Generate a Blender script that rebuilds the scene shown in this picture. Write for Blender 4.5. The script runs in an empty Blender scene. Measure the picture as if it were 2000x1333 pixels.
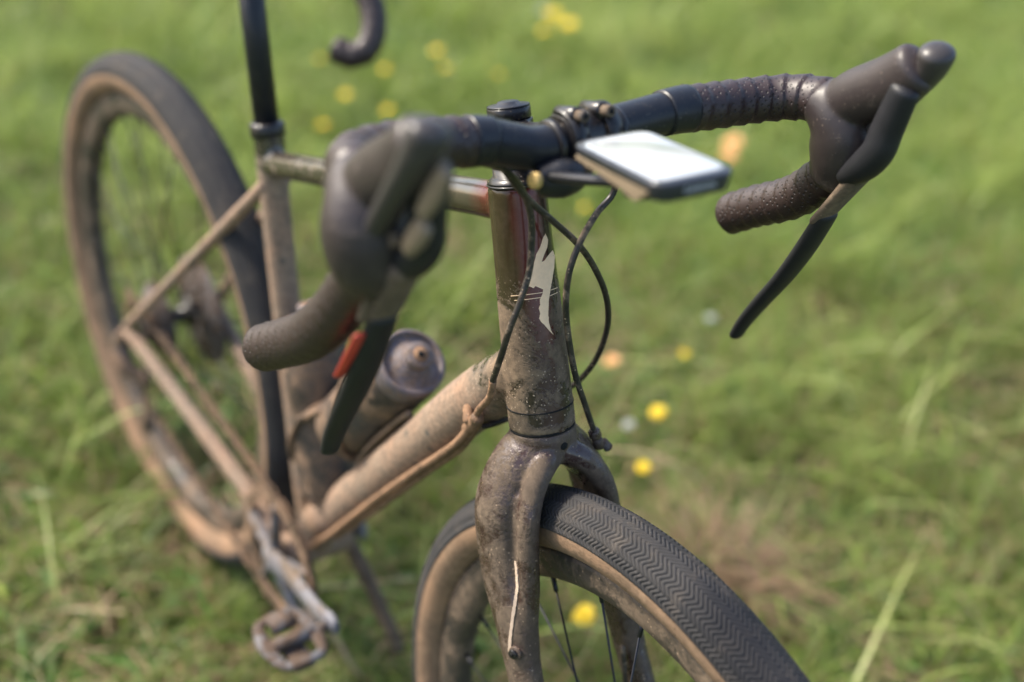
import bpy, bmesh, math, random
import numpy as np
from mathutils import Vector, Matrix
from mathutils.bvhtree import BVHTree
random.seed(7); rng = np.random.default_rng(7)
R = math.radians; PI = math.pi
SC = bpy.context.scene; COL = SC.collection

# ------------------------------------------------------------ camera, sky, sun, exposure
CAMP = Vector((1.09766438, -0.58079752, 1.41150075))
RT = Vector((0.577538, 0.810687, 0.096112)); UP = Vector((-0.503704, 0.261218, 0.823436)); FW = Vector((-0.642442, 0.523978, -0.559209))
FPX = 2543.447
cam = bpy.data.cameras.new('camera'); co = bpy.data.objects.new('camera', cam); COL.objects.link(co)
co.matrix_world = Matrix(((RT.x, UP.x, -FW.x, CAMP.x), (RT.y, UP.y, -FW.y, CAMP.y), (RT.z, UP.z, -FW.z, CAMP.z), (0, 0, 0, 1)))
cam.sensor_width = 36; cam.lens = FPX / 2000 * 36
cam.clip_start = 0.05; cam.clip_end = 400
cam.dof.use_dof = True; cam.dof.focus_distance = 1.055; cam.dof.aperture_fstop = 1.9
SC.camera = co

wd = bpy.data.worlds.new('World'); SC.world = wd; wd.use_nodes = True
wn = wd.node_tree.nodes; wl = wd.node_tree.links
sky = wn.new('ShaderNodeTexSky'); sky.sky_type = 'NISHITA'; sky.sun_disc = False
SUN_EL, SUN_AZ = R(44), R(212)          # azimuth measured from +X towards +Y
sky.sun_elevation = SUN_EL; sky.sun_rotation = R(90) - SUN_AZ
sky.air_density = 1.0; sky.dust_density = 3.0; sky.ozone_density = 1.0
bg = wn['Background']; bg.inputs['Strength'].default_value = 0.15
wl.new(sky.outputs['Color'], bg.inputs['Color'])
sl = bpy.data.lights.new('sun', 'SUN'); sl.energy = 2.9; sl.angle = R(8); sl.color = (1, 0.93, 0.80)
so = bpy.data.objects.new('sun', sl); COL.objects.link(so)
sd = Vector((math.cos(SUN_EL) * math.cos(SUN_AZ), math.cos(SUN_EL) * math.sin(SUN_AZ), math.sin(SUN_EL)))
so.rotation_euler = sd.to_track_quat('Z', 'Y').to_euler()
SC.view_settings.view_transform = 'Standard'; SC.view_settings.look = 'None'
SC.view_settings.exposure = 1.4; SC.view_settings.gamma = 1; SC.view_settings.use_curve_mapping = False
SC.render.engine = 'CYCLES'

# ------------------------------------------------------------ materials
def nmat(name):
    m = bpy.data.materials.new(name); m.use_nodes = True
    return m, m.node_tree.nodes, m.node_tree.links, m.node_tree.nodes['Principled BSDF']
def noise(N, L, vec, scale, detail=4, rough=.6, dist=0):
    n = N.new('ShaderNodeTexNoise'); n.inputs['Scale'].default_value = scale; n.inputs['Detail'].default_value = detail
    n.inputs['Roughness'].default_value = rough; n.inputs['Distortion'].default_value = dist
    if vec: L.new(vec, n.inputs['Vector'])
    return n.outputs['Fac']
def ramp(N, L, fac, stops):
    r = N.new('ShaderNodeValToRGB'); e = r.color_ramp.elements
    while len(e) < len(stops): e.new(.5)
    for i, (p, c) in enumerate(stops):
        e[i].position = p; e[i].color = (c, c, c, 1) if isinstance(c, (int, float)) else (*c, 1)
    L.new(fac, r.inputs['Fac']); return r.outputs['Color']
def mth(N, L, op, a, b, clamp=False):
    n = N.new('ShaderNodeMath'); n.operation = op; n.use_clamp = clamp
    for i, q in enumerate((a, b)):
        if isinstance(q, (int, float)): n.inputs[i].default_value = q
        else: L.new(q, n.inputs[i])
    return n.outputs[0]
def mix(N, L, f, a, b):
    n = N.new('ShaderNodeMix'); n.data_type = 'RGBA'
    for k, q in ((0, f), (6, a), (7, b)):
        if isinstance(q, tuple): n.inputs[k].default_value = (*q, 1)
        elif isinstance(q, (int, float)): n.inputs[k].default_value = q
        else: L.new(q, n.inputs[k])
    return n.outputs[2]
def objco(N):
    return N.new('ShaderNodeTexCoord').outputs['Object']

def dusty(name, base, rough, dust, amount, metallic=0., coat=0., base2=None, patch=28, speck=1.0, dust2=None, grad=None, dark=None):
    """painted or bare surface under dried mud: amount 0..1 = how much of it the mud covers.
    grad=(z0,z1,extra): more mud towards the lower z1 (metres)"""
    m, N, L, B = nmat(name)
    oc = objco(N)
    big = noise(N, L, oc, patch, 6, .62, .6)
    fine = noise(N, L, oc, patch * 9, 4, .6)
    lvl = amount
    s = mth(N, L, 'ADD', mth(N, L, 'MULTIPLY', big, .8), mth(N, L, 'MULTIPLY', fine, .28))
    if grad:
        sx = N.new('ShaderNodeSeparateXYZ'); L.new(oc, sx.inputs[0])
        mr = N.new('ShaderNodeMapRange'); mr.inputs[1].default_value = grad[0]; mr.inputs[2].default_value = grad[1]
        mr.inputs[3].default_value = 0; mr.inputs[4].default_value = grad[2]; L.new(sx.outputs[2], mr.inputs[0])
        s = mth(N, L, 'ADD', s, mr.outputs[0])
    c = .54 + (.5 - lvl) * .36
    mask = ramp(N, L, s, [(max(0, c - .075), 0.0), (min(1, c + .055), 1.0)])
    # fine splash specks
    vor = N.new('ShaderNodeTexVoronoi'); vor.inputs['Scale'].default_value = 330; L.new(oc, vor.inputs['Vector'])
    sel = noise(N, L, oc, 60, 3, .6)
    sp = mth(N, L, 'MULTIPLY', ramp(N, L, vor.outputs['Distance'], [(.16, 1.), (.24, 0.)]), ramp(N, L, sel, [(.50, 0.), (.58, 1.)]))
    sp = mth(N, L, 'MULTIPLY', sp, speck)
    mask2 = mth(N, L, 'MAXIMUM', mask, sp)
    b2 = base2 or base
    bcol = mix(N, L, ramp(N, L, noise(N, L, oc, 11, 3), [(.42, 0.), (.6, 1.)]), base, b2)
    film = mth(N, L, 'MULTIPLY', ramp(N, L, noise(N, L, oc, 75, 6, .7), [(.35, 0.), (.7, 1.)]), .22 * (.4 + lvl))
    bcol = mix(N, L, film, bcol, dust)
    d2 = dust2 or tuple(q * .66 for q in dust)
    dcol = mix(N, L, ramp(N, L, noise(N, L, oc, 22, 6, .65), [(.38, 0.), (.64, 1.)]), dust, d2)
    dcol = mix(N, L, ramp(N, L, noise(N, L, oc, 140, 5, .75), [(.40, 0.), (.62, .75)]), dcol, tuple(q * .45 for q in dust))
    full = mix(N, L, mask2, bcol, dcol)
    if speck:
        v3 = N.new('ShaderNodeTexVoronoi'); v3.inputs['Scale'].default_value = 210; L.new(oc, v3.inputs['Vector'])
        s3 = mth(N, L, 'MULTIPLY', ramp(N, L, v3.outputs['Distance'], [(.13, 1.), (.20, 0.)]), ramp(N, L, noise(N, L, oc, 48, 4, .7), [(.50, 0.), (.57, min(1, speck))]))
        full = mix(N, L, s3, full, tuple(min(.5, q * 1.9) for q in dust))
    L.new(full, B.inputs['Base Color'])
    B.inputs['Specular IOR Level'].default_value = .35
    rr = N.new('ShaderNodeMapRange'); rr.inputs[3].default_value = rough; rr.inputs[4].default_value = .88
    L.new(mask2, rr.inputs[0]); L.new(rr.outputs[0], B.inputs['Roughness'])
    if metallic:
        L.new(mth(N, L, 'MULTIPLY', mth(N, L, 'SUBTRACT', 1.0, mask2), metallic), B.inputs['Metallic'])
    if coat:
        L.new(mth(N, L, 'MULTIPLY', mth(N, L, 'SUBTRACT', 1.0, mask2), coat), B.inputs['Coat Weight'])
        B.inputs['Coat Roughness'].default_value = .06
    h = mth(N, L, 'ADD', mth(N, L, 'MULTIPLY', mask2, .6), mth(N, L, 'MULTIPLY', mth(N, L, 'MULTIPLY', fine, mask2), .5))
    bp = N.new('ShaderNodeBump'); bp.inputs['Strength'].default_value = .55; bp.inputs['Distance'].default_value = .0009
    L.new(h, bp.inputs['Height']); L.new(bp.outputs[0], B.inputs['Normal'])
    return m
def plain(name, col, rough=.5, metallic=0., coat=0., var=.25, scale=60, bump=.0):
    m, N, L, B = nmat(name); oc = objco(N)
    n = noise(N, L, oc, scale, 5, .65)
    L.new(mix(N, L, ramp(N, L, n, [(.3, 0.), (.7, 1.)]), col, tuple(min(1, q * (1 + var) + .01 * var) for q in col)), B.inputs['Base Color'])
    B.inputs['Roughness'].default_value = rough; B.inputs['Metallic'].default_value = metallic; B.inputs['Coat Weight'].default_value = coat; B.inputs['Specular IOR Level'].default_value = .3
    if bump:
        bp = N.new('ShaderNodeBump'); bp.inputs['Strength'].default_value = .5; bp.inputs['Distance'].default_value = bump
        L.new(n, bp.inputs['Height']); L.new(bp.outputs[0], B.inputs['Normal'])
    return m
MUD = (.20, .145, .095); MUDO = (.27, .155, .088); OLIVE = (.20, .155, .105)
M = {}
M['frame'] = None   # set below with its own mask
M['fork'] = dusty('dusty_fork_paint', (.030, .016, .014), .24, (.128, .092, .063), .50, .1, .4, (.040, .020, .019), 36, .9, (.080, .056, .040))
M['black'] = dusty('black_anodised_metal', (.007, .007, .009), .34, MUD, -.12, .0, .15, None, 60, .5)
M['bar'] = dusty('black_painted_bar', (.008, .009, .013), .38, (.08, .070, .06), -.05, 0, 0, None, 55, .5)
M['blackrub'] = dusty('black_housing', (.012, .011, .011), .38, (.24, .175, .12), .22, 0, 0, None, 40, .8)
M['housing_muddy'] = dusty('muddy_housing', (.02, .015, .012), .4, MUDO, .8, 0, 0, None, 40, .8)
M['tread'] = dusty('dusty_black_rubber', (.016, .0155, .017), .75, (.075, .064, .056), .26, 0, 0, (.022, .021, .022), 30, .25)
M['sidewall'] = dusty('tan_sidewall', (.235, .142, .085), .85, (.25, .16, .10), .5, 0, 0, (.18, .11, .068), 16, .1)
M['rim'] = dusty('dusty_black_rim', (.022, .020, .020), .45, (.17, .12, .082), .46, 0, .1, (.035, .03, .027), 18, .9)
M['spoke'] = plain('black_steel_spoke', (.015, .015, .018), .35, .6, var=.6)
M['steel'] = dusty('muddy_steel', (.12, .12, .13), .6, (.10, .065, .045), .6, .2, 0, None, 60, .5)
M['alu'] = dusty('grey_aluminium', (.15, .15, .17), .6, (.17, .125, .09), .45, .1, 0, None, 40, .5)
M['hood'] = dusty('brown_rubber_hood', (.024, .018, .018), .42, (.12, .09, .07), .02, 0, 0, (.03, .022, .022), 40, .3)
M['leverdust'] = dusty('dusty_lever', (.04, .036, .034), .4, (.15, .108, .072), .75, 0, .1, None, 30, .5)
M['hoodlight'] = dusty('grey_rubbed_hood', (.034, .030, .030), .36, (.09, .075, .062), .1, 0, 0, None, 40, .2)
M['lever'] = plain('black_lever', (.009, .009, .011), .5, 0, 0)
M['red'] = dusty('red_decal', (.42, .04, .025), .45, (.22, .12, .09), .1, 0, 0, None, 60, .3)
M['beige'] = plain('beige_decal', (.80, .56, .36), .7, var=.15, scale=200)
M['cream'] = plain('cream_plastic', (.145, .11, .072), .5)
M['gold'] = plain('brass_bolt', (.42, .29, .11), .5, .3)
M['bottle'] = dusty('muddy_black_bottle', (.028, .024, .024), .45, (.22, .14, .09), .44, 0, 0, (.05, .045, .045), 34, .6)
M['bottlecap'] = dusty('muddy_bottle_lid', (.10, .085, .095), .5, (.22, .155, .12), .40, 0, 0, (.055, .055, .07), 70, .8)
M['cage'] = dusty('muddy_cage', (.03, .025, .022), .3, (.24, .15, .095), .62, 0, .2, None, 40, .6)
M['devbody'] = plain('black_device_plastic', (.012, .013, .018), .3, 0, .3, var=.5)
M['hole'] = plain('dark_hole', (.004, .004, .004), .9)
M['saddle'] = plain('black_saddle_cover', (.02, .02, .021), .5)
M['wood'] = plain('muddy_branch_bark', (.06, .042, .026), .9, var=.9, scale=90, bump=.002)

def tape_material():
    m, N, L, B = nmat('perforated_brown_tape')
    uv = N.new('ShaderNodeUVMap').outputs[0]
    v = N.new('ShaderNodeTexVoronoi'); v.inputs['Scale'].default_value = 1; v.inputs['Randomness'].default_value = .3
    mp = N.new('ShaderNodeMapping'); mp.inputs['Scale'].default_value = (215, 215, 1); mp.inputs['Rotation'].default_value = (0, 0, .5)
    L.new(uv, mp.inputs['Vector']); L.new(mp.outputs[0], v.inputs['Vector'])
    dot = ramp(N, L, v.outputs['Distance'], [(.17, 1.), (.27, 0.)])
    oc = objco(N); n = noise(N, L, oc, 120, 4)
    c = mix(N, L, n, (.020, .0105, .010), (.029, .016, .0145))
    L.new(mix(N, L, dot, c, (.010, .006, .006)), B.inputs['Base Color'])
    B.inputs['Roughness'].default_value = .46
    bp = N.new('ShaderNodeBump'); bp.inputs['Strength'].default_value = .8; bp.inputs['Distance'].default_value = .0008
    L.new(mth(N, L, 'SUBTRACT', mth(N, L, 'MULTIPLY', n, .2), dot), bp.inputs['Height']); L.new(bp.outputs[0], B.inputs['Normal'])
    return m
M['tape'] = tape_material()

def frame_material():
    """glossy dark paint, its red-brown and olive reflections painted in as stripes, showing where the dried mud has worn off"""
    m, N, L, B = nmat('dusty_glossy_frame_paint')
    oc = objco(N); sx = N.new('ShaderNodeSeparateXYZ'); L.new(oc, sx.inputs[0])
    X, Y, Z = sx.outputs
    big = noise(N, L, oc, 24, 6, .66, .8); fine = noise(N, L, oc, 300, 4, .7)
    # distance behind the head tube axis
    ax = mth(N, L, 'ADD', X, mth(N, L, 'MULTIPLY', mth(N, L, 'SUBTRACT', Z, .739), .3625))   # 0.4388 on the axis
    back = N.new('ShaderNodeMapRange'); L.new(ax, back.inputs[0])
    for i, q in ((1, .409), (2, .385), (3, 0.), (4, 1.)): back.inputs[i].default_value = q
    low = N.new('ShaderNodeMapRange'); L.new(Z, low.inputs[0])
    for i, q in ((1, .915), (2, .84), (3, -.12), (4, .06)): low.inputs[i].default_value = q
    right = N.new('ShaderNodeMapRange'); L.new(Y, right.inputs[0])        # the rider's right side holds more mud
    for i, q in ((1, -.004), (2, -.026), (3, 0.), (4, .11)): right.inputs[i].default_value = q
    left = N.new('ShaderNodeMapRange'); L.new(Y, left.inputs[0])
    for i, q in ((1, .010), (2, .028), (3, 0.), (4, .06)): left.inputs[i].default_value = q
    nb = mth(N, L, 'SUBTRACT', 1., back.outputs[0])
    lowm = mth(N, L, 'SUBTRACT', mth(N, L, 'MULTIPLY', low.outputs[0], nb), mth(N, L, 'MULTIPLY', back.outputs[0], .07))
    s = mth(N, L, 'ADD', mth(N, L, 'ADD', mth(N, L, 'MULTIPLY', big, .75), mth(N, L, 'MULTIPLY', fine, .2)), lowm)
    rl = mth(N, L, 'ADD', right.outputs[0], left.outputs[0])
    # the gloss on the upper tenth is clean
    topm = N.new('ShaderNodeMapRange'); L.new(Z, topm.inputs[0])
    for i, q in ((1, .875), (2, .84), (3, 0.), (4, 1.)): topm.inputs[i].default_value = q
    s = mth(N, L, 'ADD', s, mth(N, L, 'MULTIPLY', rl, topm.outputs[0]))
    # down tube region: back and low
    dz = N.new('ShaderNodeMapRange'); L.new(Z, dz.inputs[0])
    for i, q in ((1, .752), (2, .733), (3, 0.), (4, 1.)): dz.inputs[i].default_value = q
    dtm = mth(N, L, 'MULTIPLY', mth(N, L, 'MULTIPLY', back.outputs[0], dz.outputs[0]), .36)
    s = mth(N, L, 'ADD', s, dtm)
    mask = ramp(N, L, s, [(.515, 0.), (.575, 1.)])
    vor = N.new('ShaderNodeTexVoronoi'); vor.inputs['Scale'].default_value = 300; L.new(oc, vor.inputs['Vector'])
    vor2 = N.new('ShaderNodeTexVoronoi'); vor2.inputs['Scale'].default_value = 150; L.new(oc, vor2.inputs['Vector'])
    spz = N.new('ShaderNodeMapRange'); L.new(Z, spz.inputs[0])
    for i, q in ((1, .88), (2, .80), (3, .0), (4, 1.)): spz.inputs[i].default_value = q
    sp = mth(N, L, 'MAXIMUM', ramp(N, L, vor.outputs['Distance'], [(.15, 1.), (.22, 0.)]),
             mth(N, L, 'MULTIPLY', ramp(N, L, vor2.outputs['Distance'], [(.09, 1.), (.14, 0.)]), 1.))
    sp = mth(N, L, 'MULTIPLY', mth(N, L, 'MULTIPLY', sp, spz.outputs[0]), ramp(N, L, noise(N, L, oc, 70, 4, .7), [(.47, 0.), (.53, 1.)]))
    mask2 = mth(N, L, 'MAXIMUM', mask, sp)
    # dark paint, its reflections of the surroundings painted in as olive and red stripes
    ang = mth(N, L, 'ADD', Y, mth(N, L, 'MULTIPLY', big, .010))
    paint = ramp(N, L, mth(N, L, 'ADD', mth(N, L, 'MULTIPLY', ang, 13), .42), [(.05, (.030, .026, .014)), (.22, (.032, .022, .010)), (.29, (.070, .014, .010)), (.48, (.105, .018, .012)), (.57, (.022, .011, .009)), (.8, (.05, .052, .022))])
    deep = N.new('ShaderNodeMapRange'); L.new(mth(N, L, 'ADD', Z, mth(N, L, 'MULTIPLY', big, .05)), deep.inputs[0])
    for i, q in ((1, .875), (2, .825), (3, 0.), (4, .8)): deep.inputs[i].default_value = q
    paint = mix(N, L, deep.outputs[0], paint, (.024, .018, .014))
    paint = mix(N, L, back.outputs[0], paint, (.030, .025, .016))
    film = mth(N, L, 'MULTIPLY', ramp(N, L, noise(N, L, oc, 90, 6, .7), [(.45, 0.), (.8, 1.)]), .22)
    paint = mix(N, L, film, paint, (.16, .11, .08))
    dust = mix(N, L, ramp(N, L, noise(N, L, oc, 22, 6, .65), [(.38, 0.), (.64, 1.)]), (.190, .135, .088), (.120, .084, .055))
    orange = mix(N, L, ramp(N, L, noise(N, L, oc, 16, 6, .65), [(.36, 0.), (.62, 1.)]), (.205, .145, .098), (.255, .150, .092))
    dust = mix(N, L, mth(N, L, 'MULTIPLY', dtm, 2.75), dust, orange)
    dust = mix(N, L, ramp(N, L, noise(N, L, oc, 150, 5, .75), [(.42, 0.), (.62, .7)]), dust, (.065, .047, .032))
    spots = N.new('ShaderNodeTexVoronoi'); spots.inputs['Scale'].default_value = 34; L.new(oc, spots.inputs['Vector'])
    dk = mth(N, L, 'MULTIPLY', ramp(N, L, spots.outputs['Distance'], [(.10, 1.), (.17, 0.)]), mth(N, L, 'MULTIPLY', dtm, 2.75))
    dust = mix(N, L, dk, dust, (.05, .045, .035))
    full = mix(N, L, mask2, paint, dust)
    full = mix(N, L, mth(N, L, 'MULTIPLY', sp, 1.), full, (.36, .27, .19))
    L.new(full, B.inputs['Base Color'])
    L.new(mth(N, L, 'ADD', mth(N, L, 'MULTIPLY', back.outputs[0], .5), .3), B.inputs['Specular IOR Level'])
    rr = N.new('ShaderNodeMapRange'); rr.inputs[3].default_value = .2; rr.inputs[4].default_value = .88
    L.new(mask2, rr.inputs[0]); L.new(rr.outputs[0], B.inputs['Roughness'])
    inv = mth(N, L, 'SUBTRACT', 1., mask2)
    L.new(mth(N, L, 'MULTIPLY', inv, .08), B.inputs['Metallic']); L.new(mth(N, L, 'MULTIPLY', inv, .12), B.inputs['Coat Weight'])
    B.inputs['Coat Roughness'].default_value = .05
    bp = N.new('ShaderNodeBump'); bp.inputs['Strength'].default_value = .6; bp.inputs['Distance'].default_value = .0008
    L.new(mth(N, L, 'ADD', mth(N, L, 'MULTIPLY', mask2, .6), mth(N, L, 'MULTIPLY', mth(N, L, 'MULTIPLY', fine, mask2), .5)), bp.inputs['Height'])
    L.new(bp.outputs[0], B.inputs['Normal'])
    return m
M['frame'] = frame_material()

def screen_material():
    m, N, L, B = nmat('display_painted_reflection')
    B.inputs['Base Color'].default_value = (.30, .31, .32, 1); B.inputs['Roughness'].default_value = .35
    sm = noise(N, L, objco(N), 26, 3, .5)
    L.new(mix(N, L, ramp(N, L, sm, [(.35, 0.), (.65, 1.)]), (.27, .29, .30), (.36, .375, .38)), B.inputs['Base Color'])  # pale, uneven base colour paints in the sky reflected by the display
    B.inputs['Coat Weight'].default_value = 1; B.inputs['Coat Roughness'].default_value = .03
    return m
M['screen'] = screen_material()

def leaf_material(name, stops, rough=.5, trans=.5):
    m, N, L, B = nmat(name)
    at = N.new('ShaderNodeAttribute'); at.attribute_name = 'tint'
    col = ramp(N, L, at.outputs['Fac'], stops)
    L.new(col, B.inputs['Base Color']); B.inputs['Roughness'].default_value = rough
    tr = N.new('ShaderNodeBsdfTranslucent'); L.new(col, tr.inputs['Color'])
    ms = N.new('ShaderNodeMixShader'); ms.inputs[0].default_value = trans
    out = N['Material Output']; L.new(B.outputs[0], ms.inputs[1]); L.new(tr.outputs[0], ms.inputs[2]); L.new(ms.outputs[0], out.inputs[0])
    return m
M['grass'] = leaf_material('meadow_grass_blades', [(0., (.28, .18, .10)), (.10, (.27, .22, .09)), (.2, (.11, .15, .03)), (.5, (.20, .27, .055)), (.8, (.31, .38, .095)), (1., (.46, .47, .19))])
M['leaf'] = leaf_material('herb_leaves', [(0., (.09, .17, .04)), (.6, (.15, .28, .06)), (1., (.32, .42, .24))])
M['straw'] = leaf_material('dry_straw', [(0., (.16, .09, .05)), (.6, (.30, .20, .12)), (1., (.46, .36, .22))], .8, .2)
M['petal'] = leaf_material('yellow_petals', [(0., (.78, .55, .02)), (1., (.90, .72, .05))], .6, .3)
M['petalw'] = leaf_material('white_petals', [(0., (.40, .42, .38)), (1., (.5, .52, .48))], .6, .3)
M['petalo'] = leaf_material('orange_petals', [(0., (.72, .36, .14)), (1., (.80, .50, .22))], .6, .3)

# ------------------------------------------------------------ mesh helpers (input in millimetres)
def tag(o, label=None, cat=None, group=None, kind=None):
    for k, q in (('label', label), ('category', cat), ('group', group), ('kind', kind)):
        if q: o[k] = q
    return o
def empty(name, label, cat, group=None, loc=(0, 0, 0)):
    o = bpy.data.objects.new(name, None); COL.objects.link(o); o.location = loc
    o.empty_display_size = .05
    return tag(o, label, cat, group)
class MB:
    def __init__(s): s.v = []; s.f = []; s.uv = []
    def add(s, verts, faces, uvs=None):
        b = len(s.v); s.v += [tuple(q) for q in verts]; s.f += [tuple(i + b for i in f) for f in faces]
        s.uv += uvs if uvs else [(0, 0)] * len(verts)
        return s
    def build(s, name, mat, parent=None, smooth=True, loc=None):
        me = bpy.data.meshes.new(name)
        o0 = Vector(loc) if loc else Vector((0, 0, 0))
        me.from_pydata([((q[0] - o0.x) * .001, (q[1] - o0.y) * .001, (q[2] - o0.z) * .001) for q in s.v], [], s.f)
        if any(u != (0, 0) for u in s.uv):
            l = me.uv_layers.new(name='UVMap'); idx = np.empty(len(me.loops), int); me.loops.foreach_get('vertex_index', idx)
            l.data.foreach_set('uv', np.array(s.uv, float)[idx].ravel())
        me.materials.append(mat); me.polygons.foreach_set('use_smooth', [smooth] * len(me.polygons))
        bm = bmesh.new(); bm.from_mesh(me); bmesh.ops.recalc_face_normals(bm, faces=bm.faces); bm.to_mesh(me); bm.free()
        o = bpy.data.objects.new(name, me); COL.objects.link(o)
        if parent: o.parent = parent
        o.location = o0 * .001
        return o
    # ---- primitives
    def ring_loft(s, rings, cap=True, closed=False, uvs=None):
        n = len(rings[0]); vs = [q for r in rings for q in r]; fs = []
        m = len(rings)
        for i in range(m if closed else m - 1):
            a = i * n; b = ((i + 1) % m) * n
            for j in range(n):
                k = (j + 1) % n; fs.append((a + j, a + k, b + k, b + j))
        if cap and not closed:
            fs.append(tuple(range(n))[::-1]); fs.append(tuple(range((m - 1) * n, m * n)))
        return s.add(vs, fs, uvs)
def catmull(P, step=4.0, closed=False):
    P = [np.array(p, float) for p in P]; out = []
    n = len(P)
    for i in range(n if closed else n - 1):
        if closed: a, b, c, d = P[(i - 1) % n], P[i], P[(i + 1) % n], P[(i + 2) % n]
        else: a, b, c, d = P[max(i - 1, 0)], P[i], P[i + 1], P[min(i + 2, n - 1)]
        k = max(1, int(np.linalg.norm((c - b)[:3]) / step))
        for t in np.linspace(0, 1, k, endpoint=False):
            out.append(.5 * ((2 * b) + (c - a) * t + (2 * a - 5 * b + 4 * c - d) * t * t + (3 * b - a - 3 * c + d) * t ** 3))
    if not closed: out.append(P[-1])
    return out
def sweep(mb, path, n=16, ref=None, prof=None, step=4.0, smooth=True, cap=True, roundcap=False):
    """path: points (x,y,z,ra[,rb]); ra along 'ref' direction, rb across. prof(i,arc,angle)->radius factor"""
    path = [tuple(q) + (q[3],) if len(q) == 4 else tuple(q) for q in path]
    pts = catmull(path, step) if smooth else [np.array(p, float) for p in path]
    rings = []; uvs = []; arc = 0; m = len(pts)
    T0 = pts[1][:3] - pts[0][:3]; T0 /= np.linalg.norm(T0)
    if ref is None:
        a = np.array([0, 0, 1.]) if abs(T0[2]) < .9 else np.array([1., 0, 0])
    else: a = np.array(ref, float)
    N = a - T0 * (a @ T0); N /= np.linalg.norm(N)
    for i, p in enumerate(pts):
        t = pts[min(i + 1, m - 1)][:3] - pts[max(i - 1, 0)][:3]; t /= np.linalg.norm(t)
        if ref is not None: N = a - t * (a @ t)
        else: N = N - t * (N @ t)
        N /= np.linalg.norm(N); Bn = np.cross(t, N)
        if i: arc += np.linalg.norm(p[:3] - pts[i - 1][:3])
        ra = p[3]; rb = p[4] if len(p) > 4 else ra
        rg = []
        for j in range(n):
            A = 2 * PI * j / n; k = prof(i, arc, A) if prof else 1
            rg.append(p[:3] + N * math.cos(A) * ra * k + Bn * math.sin(A) * rb * k)
            uvs.append((arc * .001, A * ra * .001))
        rings.append(rg)
    if roundcap:
        for end in (0, -1):
            c = pts[end][:3]; t = pts[end][:3] - pts[1 if end == 0 else -2][:3]; t /= np.linalg.norm(t)
            base = rings[end]; ex = []; eu = []
            for q in (.35, .65, .87, .97):
                w_ = math.sqrt(1 - q * q); ex.append([c + (b - c) * w_ + t * pts[end][3] * q * .55 for b in base]); eu.append([(0.0001, .0001)] * n)
            if end == 0:
                rings = ex[::-1] + rings; uvs = sum(eu[::-1], []) + uvs
            else:
                rings = rings + ex; uvs = uvs + sum(eu, [])
    mb.ring_loft(rings, cap, uvs=uvs); return mb
def cyl(mb, a, b, r1, r2=None, n=20, bev=0):
    a = np.array(a, float); b = np.array(b, float); r2 = r1 if r2 is None else r2
    t = (b - a) / np.linalg.norm(b - a)
    if bev:
        P = [(*(a), r1 - bev), (*(a + t * bev), r1), (*(b - t * bev), r2), (*b, r2 - bev)]
    else: P = [(*a, r1), (*b, r2)]
    return sweep(mb, P, n, smooth=False)
def lathe(mb, a, axis, prof, n=32):
    """prof: (distance along axis, radius)"""
    a = np.array(a, float); t = np.array(axis, float); t /= np.linalg.norm(t)
    return sweep(mb, [(*(a + t * d), r) for d, r in _mono(prof)], n, smooth=False)
def _mono(pr):
    out = []; last = None
    for d, r in pr:
        if last is not None and d <= last: d = last + .01
        out.append((d, r)); last = d
    return out
def box(mb, c, ex, ey, ez, bev=0):
    c = np.array(c, float); ex, ey, ez = (np.array(q, float) for q in (ex, ey, ez))
    vs = [c + ex * i + ey * j + ez * k for i in (-1, 1) for j in (-1, 1) for k in (-1, 1)]
    return mb.add(vs, [(0, 1, 3, 2), (4, 6, 7, 5), (0, 4, 5, 1), (2, 3, 7, 6), (0, 2, 6, 4), (1, 5, 7, 3)])
def remesh(o, vox, it=6):
    m = o.modifiers.new('blend', 'REMESH'); m.mode = 'VOXEL'; m.voxel_size = vox * .001; m.use_smooth_shade = True
    if it:
        s = o.modifiers.new('soften', 'SMOOTH'); s.factor = .5; s.iterations = it
    dg = bpy.context.evaluated_depsgraph_get(); dg.update()
    me = bpy.data.meshes.new_from_object(o.evaluated_get(dg)); me.name = o.name
    o.modifiers.clear(); o.data = me
    me.polygons.foreach_set('use_smooth', [True] * len(me.polygons))
    return o
def bevel(o, w, seg=3):
    m = o.modifiers.new('edge', 'BEVEL'); m.width = w * .001; m.segments = seg; m.limit_method = 'ANGLE'; m.angle_limit = R(35)
    return o

# ------------------------------------------------------------ steering frame: point C on the steering axis, w = rider's left, v = forward, u = up the axis
C = np.array([438.823, 0, 739.048]); u = np.array([-.340794, 0, .940138]); v = np.array([.939676, -.031331, .340628]); w = np.array([.029455, .999509, .010677])
def S(a, b, c): return C + a * w + b * v + c * u
def SP(P): return [(*S(q[0], q[1], q[2]), *q[3:]) for q in P]
def pray(x, y):
    d = FW + RT * ((x - 1000) / FPX) - UP * ((y - 666.5) / FPX); return d
def onplane(x, y, P, n):
    d = pray(x, y); P = Vector(tuple(P)) * .001; n = Vector(tuple(n)); t = ((P - CAMP) @ n) / (d @ n) if False else ((P - CAMP).dot(n)) / d.dot(n)
    return np.array(CAMP + d * t) * 1000

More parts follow.
